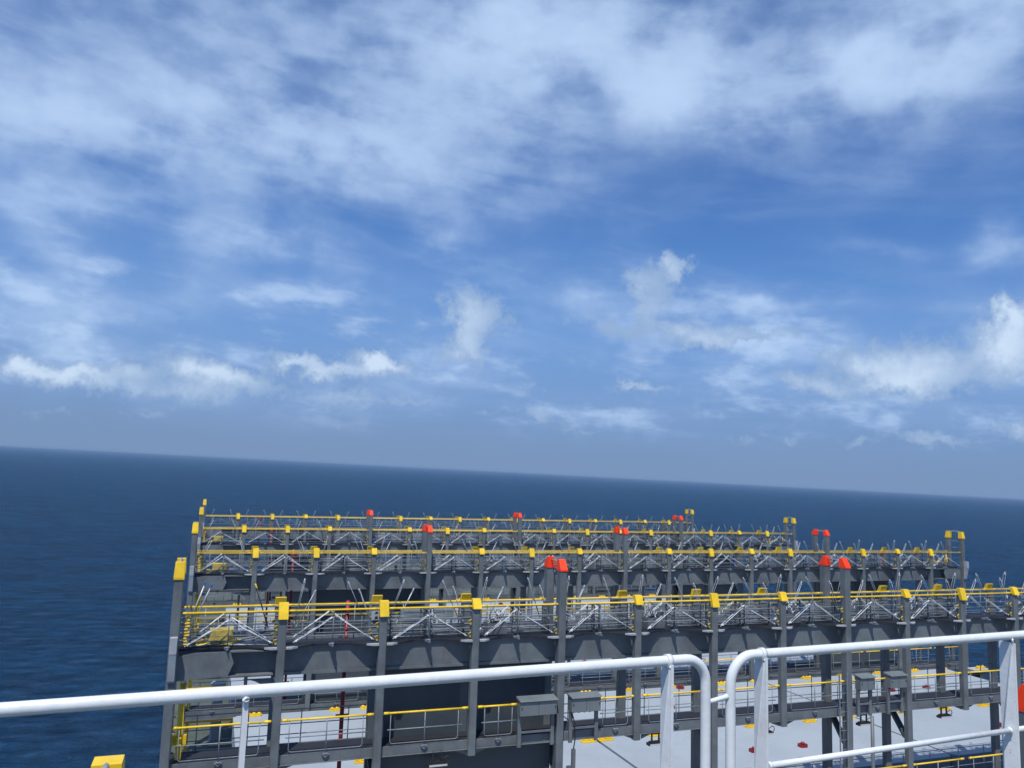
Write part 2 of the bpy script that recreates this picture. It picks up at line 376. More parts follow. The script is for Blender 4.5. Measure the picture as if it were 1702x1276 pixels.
def deck_mesh(lv):
    m = MB()
    if lv == 0: m.box(XL+.1, XR-.1, .22, D-.05, -.90, -.862)
    else:
        z = LV[lv-1][1]; m.box(XL+.1, XR-.1, .08, D-.02, z-.05, z)
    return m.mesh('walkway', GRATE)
def girder_mesh(lv):
    r, f, g = LV[lv]; m = MB()
    m.box(XL+.1, XR-.1, .02, .078, g, f+.015)
    m.box(XL+.1, XR-.1, D-.018, D+.04, g, f+.015)
    m.box(XL+.1, XR-.1, -.03, .10, g-.012, g-.002)
    for k in range(-1, 16):                              # stiffener plates
        for u in (.45, 2.05):
            x = k*2.5+u; m.box(x, x+.05, .012, .03, g, f)
    for k in KS:                                         # knees beside the hanging posts
        if k not in FULL:
            x = k*2.5
            m.slab([(x-.55, g+.002), (x-.1, g+.002), (x-.1, g-.16)], 'y', .03, .05)
            m.slab([(x+.55, g+.002), (x+.1, g+.002), (x+.1, g-.16)], 'y', .03, .05)
    return m.mesh('girder', GREY)
def bracket_mesh(plate, s):                                 # platform brackets either side of a front post, local to the post
    m = MB()
    if True:
        poly = [(.105, -.14), (.25, -.14), (.40, -.02), (.105, -.02)] if plate else [(.105, -.017), (.39, -.017), (.80, .215), (.105, .215)]
        if s < 0: poly = [(-x, y) for x, y in reversed(poly)]
        m.prism(poly, -.90, -.852 if plate else -.862)
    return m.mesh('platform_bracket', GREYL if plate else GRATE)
def toe_mesh():                                          # middle stanchion with its pointed foot plate
    m = MB(); m.prism([(-.075, .22), (0.0, -.10), (.075, .22)], -.90, -.856)
    m.tube([(0, .06, -.86), (0, .06, .0)], .014, 6); m.tube([(0, .06, -.855), (0, .06, -.82)], .05, 8)
    return m.mesh('stanchion', GALVD)
def frame_mesh(lv, x0=.33, x1=2.12):                     # U shaped guard frame of one bay
    r, f, g = LV[lv]; m = MB(); zb = f+.09
    rr = .06; pts = [(x0, 0, r)]
    pts += [(x0, 0, zb+rr), (x0+.02, 0, zb+.02), (x0+rr, 0, zb)] + [(x1-rr, 0, zb), (x1-.02, 0, zb+.02), (x1, 0, zb+rr), (x1, 0, r)]
    m.tube(pts, .011, 6)
    m.tube([(x0-.08, 0, f+.43), (x1+.12, 0, f+.43)], .015, 6)
    mid = (x0+x1)/2
    m.tube([(mid, -.01, f-.03), (mid, -.01, r)], .016, 6)
    m.slab([(mid-.09, f-.01), (mid+.09, f-.01), (mid, f-.10)], 'y', -.04, .012)
    m.tube([(mid, -.01, f-.01), (mid, -.01, f+.01)], .06, 8)
    return m.mesh('guard_frame', GALVD)
def yrail_mesh(y, z, step=2.5):
    m = MB()
    m.tube([(XL+.1, y, z), (XR-.1, y, z)], .024, 8)
    for k in range(-1, 16):
        for u in (.24, 2.26): m.tube([(k*2.5+u-.09, y, z), (k*2.5+u+.09, y, z)], .029, 8)
    return m.mesh('handrail', YEL)
def ybay_mesh(lv, x0=.12, x1=2.38):
    z = LV[lv][0]; m = MB(); m.tube([(x0, 0, z), (x1, 0, z)], .026, 8)
    for a in (x0, x1-.16): m.tube([(a, 0, z), (a+.16, 0, z)], .036, 8)
    return m.mesh('handrail', YEL)
def grey_rails(y, zs, r=.012, st=True, f=None):
    m = MB()
    for z in zs: m.tube([(XL+.1, y, z), (XR-.1, y, z)], r, 6)
    if st:
        for k in range(-1, 16):
            for u in (.7, 1.9): m.tube([(k*2.5+u, y, f), (k*2.5+u, y, max(zs))], .014, 6)
    return m.mesh('guard_rail', GALVD)
def hook_mesh():
    m = MB(); s = -1; z = 0
    m.slab([(s*.115, z-.075), (s*.155, z-.07), (s*.185, z-.02), (s*.175, z+.035), (s*.115, z+.07)], 'y', -.005, .02)
    m.tube([(s*.12, -.02, z+.045), (s*.17, -.03, z+.055), (s*.20, -.02, z+.015), (s*.185, -.01, z-.02)], .011, 6)
    return m.mesh('lashing_eye', EYE)
def brace_mesh():
    m = MB()
    m.quadbox([(-.10, .04, -4.55), (.10, .04, -4.55), (.10, .14, -4.55), (-.10, .14, -4.55),
               (-.10, D-.20, -3.70), (.10, D-.20, -3.70), (.10, D-.08, -3.70), (-.10, D-.08, -3.70)])
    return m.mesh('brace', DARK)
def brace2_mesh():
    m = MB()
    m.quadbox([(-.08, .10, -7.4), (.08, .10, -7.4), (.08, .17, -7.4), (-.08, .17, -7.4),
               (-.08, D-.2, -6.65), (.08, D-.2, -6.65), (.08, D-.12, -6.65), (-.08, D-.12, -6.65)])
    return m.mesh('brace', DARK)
def endbr_mesh():
    m = MB(); m.box(-.08, .08, -.36, -.151, -.86, -.50)
    m.slab([(-.355, -.861), (-.151, -.861), (-.151, -1.55), (-.20, -1.5)], 'x', -.078, .078)
    return m.mesh('end_bracket', GREYL)
def wallu_mesh(x0, x1, z0, z1, y0, y1, mat):
    m = MB(); m.box(x0, x1, y0, y1, z0, z1); return m
def mk_bridge(Yb, label, reds=REDK, full_detail=True, group='lashing bridges standing across the ship'):
    br = thing('lashing_bridge', (0, Yb, BASE), label, 'lashing bridge', group)
    L = lambda name, me, loc=(0, 0, 0), par=br: link(name, me, par, (loc[0], loc[1], loc[2]+(ZO if par is br else 0)))
    for k in KS:
        x = k*PIT_X + (-.09 if (k == 4 and Yb == 20) else 0); end = k in (-1, 16); red = k in reds
        if k == -1: x += .05
        if Yb < 6 and k == 3: x -= .22
        if Yb < 6 and k == -1: x += .04
        for bk in (0, 1):
            y = D if bk else 0
            if end: zt, w, d, z0, z1, cm = .85, .21, .23, .80, 1.2, YEL
            elif red: zt, w, d, z0, z1, cm = .95, .21, .27, .91, 1.22, RED
            else:
                lng = (k % 2 == 1) or k == 0
                zt, w, d, z0, z1, cm = 0, (.24 if bk else .2), .2, (-.18 if lng else -.05), .20, YEL
            zb = BASE+.02 if k in FULL else (-3.80 if not bk else -3.66)
            if bk and k in FULL or bk: pass
            me = post_mesh(w, d, zb, zt, ('post', w, d, zb, zt))
            po = L('post', me, (x, y, 0))
            cw = w+(.03 if not red else .012)
            cp = link('cap', wedge(cw, d+(.04 if red else .05), d*.50 if red else (None if not end else d*.9), z0, z1, bool(bk), cm, ('cap', cw, d, z0, z1, bk, red)), po)
            if k not in FULL and bk and Yb > 30:
                L('lower_post', cached(('slim', bk), lambda: MB().bbox(-.07, .07, -.06, .06, BASE+.02, -3.82 if not bk else -3.68, .01).mesh('post', GREY)), (x, y, 0))
        if red or end:
            zz = 1.15 if red else 1.1
            def f():
                m = MB()
                if red: m.tube([(0, .06, zz), (0, D-.06, zz)], .018, 6)
                else: m.tube([(0, .1, zz), (0, .16, zz+.10), (0, D/2, zz+.13), (0, D-.16, zz+.10), (0, D-.1, zz)], .022, 6)
                if end:
                    for q_ in (.55, .95): m.tube([(.05, .12, q_-.3), (.05, D-.12, q_-.3)], .016, 6)
                return m.mesh('tie_bar', GALV)
            L('tie_bar', cached(('tie', red), f), (x, 0, 0))
        if not end:
            
            for s_ in (1, -1):
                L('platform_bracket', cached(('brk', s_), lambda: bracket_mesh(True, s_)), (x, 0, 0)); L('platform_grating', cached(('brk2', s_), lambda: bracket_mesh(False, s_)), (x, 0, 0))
            for z_ in (-.40, -.73): L('lashing_eye', cached('hook', hook_mesh), (x, 0, z_)); L('lashing_eye', cached('hook', hook_mesh), (x, D-.05, z_))
        if k in FULL and not end:
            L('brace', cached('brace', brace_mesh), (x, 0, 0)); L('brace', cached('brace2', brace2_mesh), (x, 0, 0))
        if end: L('end_bracket', cached('endbr', endbr_mesh), (x, 0, 0))
        if k < 16: L('stanchion', cached('toe', toe_mesh), (k*2.5+1.25, 0, 0))
    L('box_girder', cached('beam', beam_mesh)); 
    for s_, x_ in ((1, XL+.15), (-1, XR-.15)): L('end_plate', cached(('endp', s_), lambda: end_plate_mesh(s_, x_)))
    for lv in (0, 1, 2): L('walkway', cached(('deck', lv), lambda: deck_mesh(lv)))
    for lv in (0, 1): L('girder', cached(('gir', lv), lambda: girder_mesh(lv)))
    L('handrail', cached('yr0', lambda: yrail_mesh(.0, 0))); L('handrail', cached('yr1', lambda: yrail_mesh(D, 0)))
    L('guard_rail', cached('gr0', lambda: grey_rails(.10, (-.30, -.57), .010, False)))
    L('guard_rail', cached('gr1', lambda: grey_rails(D-.10, (-.02, -.24, -.44, -.60, -.78), .013, True, -.86)))
    L('edge_strip', cached('es', lambda: MB().box(XL+.2, XR-.2, .35, .38, LV[1][2]-.20, LV[1][2]-.003).mesh('edge_strip', YEL)))
    for lv in (0, 1):
        r, f, g = LV[lv]
        L('guard_rail', cached(('gr', lv), lambda: grey_rails(D+.0, (r, r-.35, r-.60), .013, True, f)))
        for k in range(-1, 16):
            if lv == 0 and k == 2: x0, x1 = .15, 1.25
            elif lv == 0 and k == 3: x0, x1 = 1.25, 2.4
            else: x0, x1 = .12, 2.38
            L('handrail', cached(('yb', lv, x0, x1), lambda: ybay_mesh(lv, x0, x1)), (k*2.5, 0, 0))
            L('guard_frame', cached(('fr', lv, x0, x1), lambda: frame_mesh(lv, x0+.2 if x0 < 1 else x0+.1, x1-.26 if x1 > 2 else x1-.12)), (k*2.5, 0, 0))
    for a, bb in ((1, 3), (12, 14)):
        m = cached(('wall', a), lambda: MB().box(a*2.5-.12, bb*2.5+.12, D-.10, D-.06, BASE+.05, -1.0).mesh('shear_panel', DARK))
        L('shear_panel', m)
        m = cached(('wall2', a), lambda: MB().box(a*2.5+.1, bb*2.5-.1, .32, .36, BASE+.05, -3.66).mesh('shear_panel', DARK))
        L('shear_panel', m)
    return br

names = {5.2: 'nearest grey lashing bridge, only its red capped post and yellow end cap in view',
 20.0: 'large grey lashing bridge just beyond the white railing, with red capped tall posts',
 34.81: 'second grey lashing bridge across the ship, with white lamps of rods behind the large one',
 49.52: 'third grey lashing bridge across the ship, next to last before the open sea',
 63.46: 'farthest grey lashing bridge, all its inner posts capped yellow, last before the sea'}
names[34.81] = 'middle grey lashing bridge, seen right behind the large nearer one, yellow handrail along its top'
YB = [5.2, 20.0, 34.81, 49.52, 63.46]
bridges = {Y: mk_bridge(Y, names[Y], reds=(REDK if Y < 60 else set())) for Y in YB}

# ---------------------------------------------------------------- hatch covers
HZ = -6.5
def hatch(x0, x1, y0, y1, label):
    th = thing('hatch_cover', ((x0+x1)/2, (y0+y1)/2, HZ-1.0), label, 'hatch cover', 'hatch covers between the lashing bridges')
    hx, hy = (x1-x0)/2, (y1-y0)/2
    m = MB(); m.bbox(-hx, hx, -hy, hy, .15, 1.0, .18); link('top_plate', m.mesh('top_plate', HATCH), th)
    m = MB(); m.box(-hx-.0, hx+.0, hy+.003, hy+.06, .55, .94); link('edge_strip', m.mesh('edge_strip', YEL), th)
    m = MB(); m.box(-hx+.3, hx-.3, -hy+.2, hy-.2, -.7, .15); link('coaming', m.mesh('coaming', DARK), th)
    return th
hl = {0: 'left', 1: 'middle', 2: 'right'}
XS = [(-.45, 12.72), (12.84, 25.35), (25.47, 38.1)]
bays = [(8.0, 19.3, 'between the nearest and the large lashing bridge'), (23.0, 34.6, 'behind the large lashing bridge'),
        (37.9, 49.3, 'behind the middle lashing bridge'), (52.5, 63.2, 'in front of the farthest lashing bridge')]
for bi, (y0, y1, tx) in enumerate(bays):
    for i, (x0, x1) in enumerate(XS):
        hatch(x0, x1, y0, y1, 'pale grey hatch cover %s, %s one of three' % (tx, hl[i]))
# yellow container sockets and red marks on them
def cone_mesh():
    m = MB(); m.bbox(-.30, .30, -.14, .14, .0, .05, .04)
    for x in (-.2, 0, .2):
        m.tube([(x, 0, .05), (x, 0, .12), (x, 0, .15)], [.075, .065, .03], 8)
        m.tube([(x+.07, -.09, .05), (x+.07, -.09, .10)], .03, 6)
    return m.mesh('container_socket', YEL)
cone = cone_mesh()
redm = MB().bbox(-.17, .17, -.14, .14, 0, .10, .05).tube([(0, 0, .1), (0, 0, .17)], [.10, .06], 8).mesh('red_socket', DRED)
gy = 'yellow container sockets on the hatch covers'
def sock(x, y, lab):
    o = link('container_socket', cone, None, (x, y, HZ+.004)); tag(o, lab, 'container socket', gy)
BAYN = ['behind the large lashing bridge', 'behind the middle lashing bridge', 'before the farthest lashing bridge']
for bi, (y0, y1) in enumerate([(21.5, 34.6), (36.3, 49.3), (51.0, 63.2)]):
    ym = 28.05 if bi == 0 else (y0+y1)/2
    for x in [.35, 3.7, 5.0, 7.5, 10.0, 12.38, 13.1, 15.33, 17.6, 19.9, 22.9, 25.0, 28.22, 30.6, 33.09, 35.6, 37.7]:
        sock(x, ym, 'yellow socket in the middle row on the hatch covers '+BAYN[bi])
        sock(x, y1-.15, 'yellow socket on the far edge of hatch covers '+BAYN[bi])
gr = 'red sockets on the hatch covers'
for bi, (ya, yb_) in enumerate([(25.4, 31.3), (40.2, 46.0), (54.5, 60.5)]):
    for x in (5.6, 8.0, 18.02, 20.29, 30.78, 33.1):
        for y in (ya, yb_):
            tag(link('red_socket', redm, None, (x, y, HZ+.004)), 'dark red socket on the hatch covers '+BAYN[bi], 'container socket', gr)
tag(link('red_socket', redm, None, (20.34, 34.2, HZ+.004)), 'dark red socket right beside a yellow one on the far hatch cover edge', 'container socket')
# outboard container pedestals
for y, w in ((34.3, 'beside the middle lashing bridge'), (27.9, 'half way behind the large lashing bridge'), (48.9, 'beside the third lashing bridge')):
    p = thing('container_pedestal', (40.4, y, -8.2), 'grey pedestal with yellow socket at the right side, '+w, 'pedestal')
    link('leg', MB().bbox(-.2, .2, -.3, .3, 0, 1.55, .03).mesh('leg', DARK), p)
    link('top_plate', MB().bbox(-.75, .6, -.35, .35, 1.55, 1.66, .05).mesh('top_plate', GREYL), p)
    link('socket', cone, p, (0.1, 0, 1.662))

# ---------------------------------------------------------------- turnbuckles (lashing rods) leaning on the bridges
def tb_mesh(Lh, mat, sep=.032, r=.0115):
    m = MB()
    for s in (-1, 1): m.tube([(s*sep, 0, .05), (s*sep, 0, Lh-.05)], r, 5)
    m.tube([(-sep-.01, 0, .05), (sep+.01, 0, .05)], .018, 5); m.tube([(0, 0, -.02), (0, 0, .12)], .014, 5)
    return m.mesh('frame', mat)
def head_mesh(Lh, mat):
    m = MB(); m.tube([(-.048, 0, Lh-.06), (.048, 0, Lh-.06)], .019, 6); m.tube([(0, 0, Lh-.08), (0, 0, Lh-.03), (0, 0, Lh+.015), (0, 0, Lh+.035)], [.014, .024, .021, .008], 7)
    return m.mesh('head', mat)
WROD = paint('white_rod_paint', (0.66, 0.69, 0.72), .35, .08)
TBL = {'v': (tb_mesh(1.07, WROD, .046, .0105), head_mesh(1.07, WROD)), 'd': (tb_mesh(1.12, WROD, .042, .0085), head_mesh(1.12, GALV)),
       't': (tb_mesh(.98, GALV, .040, .0085), head_mesh(.98, GALV)), 'u': (tb_mesh(1.16, GALVD, .040, .0085), head_mesh(1.16, GALV)),
       'blue': (tb_mesh(1.16, GALV), head_mesh(1.16, BLUE)), 'yel': (tb_mesh(1.12, DARK), head_mesh(1.12, YEL))}
ln = {20.0: 'large lashing bridge', 34.81: 'middle lashing bridge', 49.52: 'third lashing bridge'}
kinds = {'v': 'bright white turnbuckle slanting from post foot to mid bay on the ', 'd': 'dull grey turnbuckle slanting down to the post foot on the ',
         't': 'grey turnbuckle with white head standing above the handrail, front row of the ', 'u': 'grey turnbuckle with white head standing above the handrail, back row of the '}
def place(kind, Yb, a, b2, lab=None, par=None):
    a = Vector(a); b2 = Vector(b2); d = b2-a
    quat = d.to_track_quat('Z', 'Y')
    fr, hd = TBL[kind]
    if par is not None: return (a, quat, fr, hd)
    o = thing('turnbuckle', (a.x, Yb+a.y, a.z), lab or kinds[kind]+ln[Yb], 'turnbuckle', None if lab else 'turnbuckles: '+kinds[kind]+ln[Yb])
    o.rotation_mode = 'QUATERNION'; o.rotation_quaternion = quat
    link('frame', fr, o); link('head', hd, o)
    return o
def spots(k):
    x = k*2.5; J = lambda: random.uniform(-.06, .06)
    return [('v', (x+.30, .05, -.77), (x+1.22+J(), .16, -.20+J())), ('d', (x+2.28, .05, -.77), (x+1.30+J(), .18, -.20+J())),
            ('t', (x+.36+J(), .08, -.42), (x+.75+J(), .02, .50)), ('t', (x+2.22+J(), .08, -.42), (x+1.85+J(), .02, .50)),
            ('u', (x+.34+J(), .80, -.50), (x+.66+J()*2, .86, .60)), ('u', (x+2.25+J(), .80, -.50), (x+1.76+J()*2, .86, .58)),
            ('v', (x+.34, .82, -.80), (x+1.18+J(), .74, -.16+J())), ('d', (x+2.2, .82, -.80), (x+1.35+J(), .74, -.2+J()))]
for Yb in (20.0, 34.81, 49.52):
    kr = range(-1, 11) if Yb == 20.0 else range(-1, 16)
    for k in kr:
        sp = spots(k)
        if Yb > 40: sp = sp[:4]
        for i, (kd, a, b2) in enumerate(sp):
            if random.random() < (.12 if i > 1 else .04): continue
            if k == -1 and Yb == 20.0 and i in (4, 2):
                place('blue', Yb, a, b2, 'grey turnbuckle with blue head at the left end of the large lashing bridge' + (', front one' if i == 2 else ', rear one')); continue
            if k == -1 and Yb == 20.0 and i in (3, 5):
                place('yel', Yb, a, b2, 'dark turnbuckle with yellow head beside the first yellow capped post, ' + ('front one' if i == 3 else 'rear one')); continue
            place(kd, Yb, a, b2)
# the smallest ones, on the farthest bridge and in the back row of the third: one mass
def merge_tb(Yb, ids, name, label):
    m = MB()
    for k in range(-1, 16):
        sp = spots(k)
        for i in ids:
            kd, a, b2 = sp[i]; a = Vector(a)+Vector((0, Yb, 0)); b2 = Vector(b2)+Vector((0, Yb, 0)); d = (b2-a)
            sd = d.cross(Vector((0, 1, 0))).normalized()*.03
            for s in (-1, 1): m.tube([a+sd*s, b2+sd*s], .008, 5)
            m.tube([b2-d*.05, b2+d*.01], .022, 6)
    tag(link(name, m.mesh(name, GALVD)), label, 'turnbuckles', None, 'stuff')
merge_tb(63.46, (0, 1, 2, 3), 'turnbuckles', 'tiny pale turnbuckles along the farthest lashing bridge')
merge_tb(49.52, (4, 5, 6), 'turnbuckles', 'tiny grey turnbuckles in the back row of the third lashing bridge')

# ---------------------------------------------------------------- racks of spare rods and twistlock bins on the upper walkways
def rods_mesh(sd):
    rn = random.Random(sd); m = MB()
    for i in range(6):
        for j in range(2):
            z = .06+i*.10+rn.uniform(-.01, .01); y = -.12+j*.22+rn.uniform(-.02, .02)
            x0 = rn.uniform(0, .05); m.tube([(x0, y, z), (x0+1.02+rn.uniform(-.05, .03), y, z)], .0125, 6)
    return m.mesh('rods', GALVD)
def rack_frame():
    m = MB()
    for x in (.06, .98):
        for y in (-.24, .22): m.box(x-.015, x+.015, y-.015, y+.015, 0, .76)
        for z in (.02, .38, .74): m.box(x-.012, x+.012, -.245, .225, z-.012, z+.012)
    m.box(.045, .995, -.02, .0, .012, .035)
    return m.mesh('frame', DARK)
def knobs_mesh(sd):
    rn = random.Random(sd); m = MB()
    for i in range(22):
        x, y, z = rn.uniform(.04, .52), rn.uniform(-.17, .17), .30+rn.uniform(0, .34)
        m.tube([(x, y, z-.05), (x, y, z), (x+.01, y-.01, z+.045)], [.016, .027, .012], 6)
        if i % 3 == 0: m.tube([(x, y, z), (x+rn.uniform(-.1, .1), y+rn.uniform(-.1, .1), z+.06)], .011, 5)
    return m.mesh('twistlocks', GALV)
def bin_mesh():
    m = MB(); 
    for a in (0, 1):
        m.box(0, .56, -.2+a*.385, -.185+a*.385, 0, .32); m.box(a*.545, a*.545+.015, -.185, .185, 0, .32)
    m.box(.015, .545, -.185, .185, 0, .02)
    return m.mesh('bin', GREY)
RM = [rods_mesh(i) for i in range(4)]; KM = [knobs_mesh(i) for i in range(4)]; RF = rack_frame(); BM = bin_mesh()
for Yb, ks in ((20.0, range(1, 11)), (34.81, range(1, 15)), (49.52, range(2, 15))):
    for k in ks:
        if random.random() < .12: continue
        r = thing('rod_rack', (k*2.5+1.28, Yb+.56, -.858), 'rack of horizontal spare rods on the '+ln[Yb], 'rod rack', 'rod racks on the '+ln[Yb])
        link('frame', RF, r); tag(link('rods', random.choice(RM), r), kind='stuff')
        if (k+int(Yb)) % 2 == 0:
            bnt = thing('twistlock_bin', (k*2.5+.5, Yb+.60, -.858), 'grey bin heaped with white twistlocks on the '+ln[Yb], 'twistlock bin', 'twistlock bins on the '+ln[Yb])
            link('bin', BM, bnt); tag(link('twistlocks', random.choice(KM), bnt), kind='stuff')
        else:
            r = thing('rod_rack', (k*2.5+.2, Yb+.56, -.858), 'rack of horizontal spare rods on the '+ln[Yb], 'rod rack', 'rod racks on the '+ln[Yb])
            link('frame', RF, r); tag(link('rods', random.choice(RM), r), kind='stuff')

# ---------------------------------------------------------------- red standpipes
def pipe(x, Yb, lab, z1=.05):
    p = thing('fire_standpipe', (x, Yb+1.08, -8.2), lab, 'standpipe')
    m = MB(); m.tube([(0, 0, 0), (0, 0, 8.2+z1)], .055, 8)
    link('riser', m.mesh('riser', DRED), p)
    m = MB()
    for z in (8.2-.2, 8.2-2.9, 8.2-5.6):
        m.tube([(-.16, 0, z), (.16, 0, z)], .05, 8); m.tube([(0, 0, z), (0, -.12, z)], .05, 8); m.tube([(0, -.12, z-.07), (0, -.12, z+.07)], .03, 8)
    link('valve', m.mesh('valve', DRED), p)
pipe(1.75, 20.0, 'dark red standpipe between the first two yellow capped posts of the large lashing bridge')
pipe(1.65, 34.81, 'dark red standpipe near the left end of the middle lashing bridge')
pipe(1.65, 49.52, 'dark red standpipe near the left end of the third lashing bridge')
pipe(1.65, 63.46, 'dark red standpipe near the left end of the farthest lashing bridge')
pipe(34.9, 34.81, 'dark red standpipe near the right end of the middle lashing bridge')
pipe(35.9, 49.52, 'dark red standpipe near the right end of the third lashing bridge')

# ---------------------------------------------------------------- socket boxes, lamps, ladders on the lashing bridges
def sbox(x0, x1, Yb, lab, z0=-2.86, z1=-2.49, hood=False):
    w = x1-x0; s = thing('socket_box', (x0+w/2, Yb-.10, -3.45), lab, 'electrical box')
    m = MB(); m.bbox(-w/2, w/2, -.16, .12, z0+3.45, z1+3.45, .012); link('cabinet', m.mesh('cabinet', BOX), s)
    m = MB()
    for xx in (-w/2+.03, w/2-.06): m.box(xx, xx+.03, -.172, -.161, z1+3.45-.20, z1+3.45-.14)
    m.box(-.004, .004, -.166, -.161, z0+3.47, z1+3.43); link('door_seam', m.mesh('door_seam', DARK), s)
    m = MB(); m.quadbox([(-w/2-.02, -.21, z1+3.46), (w/2+.02, -.21, z1+3.46), (w/2+.02, .14, z1+3.46), (-w/2-.02, .14, z1+3.46),
                         (-w/2-.02, -.19, z1+3.475), (w/2+.02, -.19, z1+3.475), (w/2+.02, .14, z1+3.53), (-w/2-.02, .14, z1+3.53)])
    link('hood', m.mesh('hood', BOX), s)
    m = MB()
    for sx in (-1, 1): m.box(sx*(w/2-.05)-.05, sx*(w/2-.05)+.05, .0, .06, -.25, z0+3.45)
    m.box(-w/2+.1, w/2-.1, .0, .04, .10, .15)
    link('stand', m.mesh('stand', GREY), s)
    n = max(2, int(w/.16))
    for i in range(n):
        x = -w/2+.1+(w-.2)*i/(n-1)
        link('socket', cached('sock1', lambda: MB().tube([(0, 0, .005), (0, 0, -.05)], .03, 8).mesh('socket', BLACK)), s, (x, -.02, z0+3.45))
sbox(6.27, 7.33, 20.0, 'wide grey socket box left of the red capped post on the large lashing bridge')
sbox(7.78, 8.66, 20.0, 'wide grey socket box right of the red capped post on the large lashing bridge')
sbox(17.82, 18.40, 20.0, 'small grey socket box right of the second tall red capped post')
sbox(19.05, 19.72, 20.0, 'small grey socket box left of a yellow capped post, beside the steel pillar')
for Yb, nm in ((34.81, 'middle'), (49.52, 'third')):
    for x0, x1, sd in ((6.3, 7.3, 'left'), (7.8, 8.7, 'right'), (17.8, 18.4, 'second right'), (19.0, 19.7, 'third right')):
        sbox(x0, x1, Yb, 'grey socket box on the lower walkway of the %s lashing bridge, %s one' % (nm, sd))
def lamp(x, Yb, lab, z=-3.65, g=None):
    s = thing('floodlight', (x, Yb+.0, z), lab, 'floodlight', g)
    m = MB(); m.bbox(-.27, .27, -.10, .10, -.34, -.28, .03); m.box(-.2, .2, -.06, .06, -.28, -.24); link('housing', m.mesh('housing', BLACK), s)
    m = MB(); m.box(-.24, .24, -.115, -.075, -.335, -.29); link('lens', m.mesh('lens', LAMP), s)
    m = MB(); m.box(.08, .12, -.02, .02, -.26, .0); m.box(-.15, -.11, -.02, .02, -.26, .0); m.box(-.16, .13, -.025, .025, -.05, -.03)
    m.tube([(.10, 0, -.20), (.20, 0, -.16), (.27, 0, -.12), (.33, 0, -.15), (.35, 0, -.22), (.31, 0, -.28), (.24, 0, -.29)], .012, 6)
    link('bracket', m.mesh('bracket', BLACK), s)
for x, w in ((4.1, 'in front of the dark steel wall'), (10.56, 'left of the white railing gap'), (14.34, 'partly behind the white stanchion'),
             (18.16, 'beside the ladder of the second tall red post'), (21.57, 'near the right, above the pale hatch cover')):
    lamp(x, 20.0, 'black floodlight hanging under the walkway '+w)
for i, x in enumerate((9.5, 13.2, 17.0, 21.0, 26.0)):
    lamp(x, 34.81, 'small black floodlight under the lowest walkway of the middle lashing bridge', -6.62, 'floodlights under the lowest walkway')
def ladder(x, Yb, z0, z1, lab, y=-.22):
    s = thing('ladder', (x, Yb+y, z0), lab, 'ladder'); h = z1-z0
    m = MB(); 
    for a in (-.15, .15): m.box(a-.012, a+.012, -.02, .02, 0, h)
    link('side_rail', m.mesh('side_rail', GALVD), s)
    m = MB()
    for i in range(int(h/.28)): m.tube([(-.15, 0, .15+i*.28), (.15, 0, .15+i*.28)], .008, 5)
    link('rung', m.mesh('rung', GALVD), s)
ladder(17.15, 20.0, -8.1, -2.3, 'grey ladder on the left side of the second tall red capped post')
tag(link('conduit_pipe', MB().tube([(0, 0, 0), (0, 0, 4.4)], .055, 8).mesh('conduit_pipe', GREY), None, (18.35, 19.85, -8.1)), 'grey conduit pipe right of the second tall red capped post', 'pipe')
# cable drop beside the first tall red post
s = thing('cable_riser', (7.9, 19.85, -8.1), 'black cable running into a grey pipe beside the tall red capped post', 'cable riser')
m = MB(); m.box(-.05, .05, -.04, .04, 0, 4.25); m.box(-.2, .0, -.02, .02, 3.75, 3.83); link('conduit', m.mesh('conduit', GREY), s)
m = MB(); m.tube([(-.10, 0, 5.3), (.0, -.04, 4.95), (.02, -.04, 4.5), (.0, 0, 4.25)], .018, 6); link('cable', m.mesh('cable', BLACK), s)
# small location plate on rear post
s = thing('location_plate', (2.44, 20.79, -.42), 'small white plate with black marks on a rear post under its yellow cap', 'sign')
link('plate', MB().box(-.10, .10, -.012, 0, 0, .24).mesh('plate', GREYL), s)
m = MB(); m.slab([(-.02, .16), (.06, .16), (.08, .20), (.02, .22)], 'y', -.016, -.0125); m.slab([(-.02, .02), (.08, .03), (.06, .10), (.0, .09)], 'y', -.016, -.0125)
link('mark', m.mesh('mark', BLACK), s)

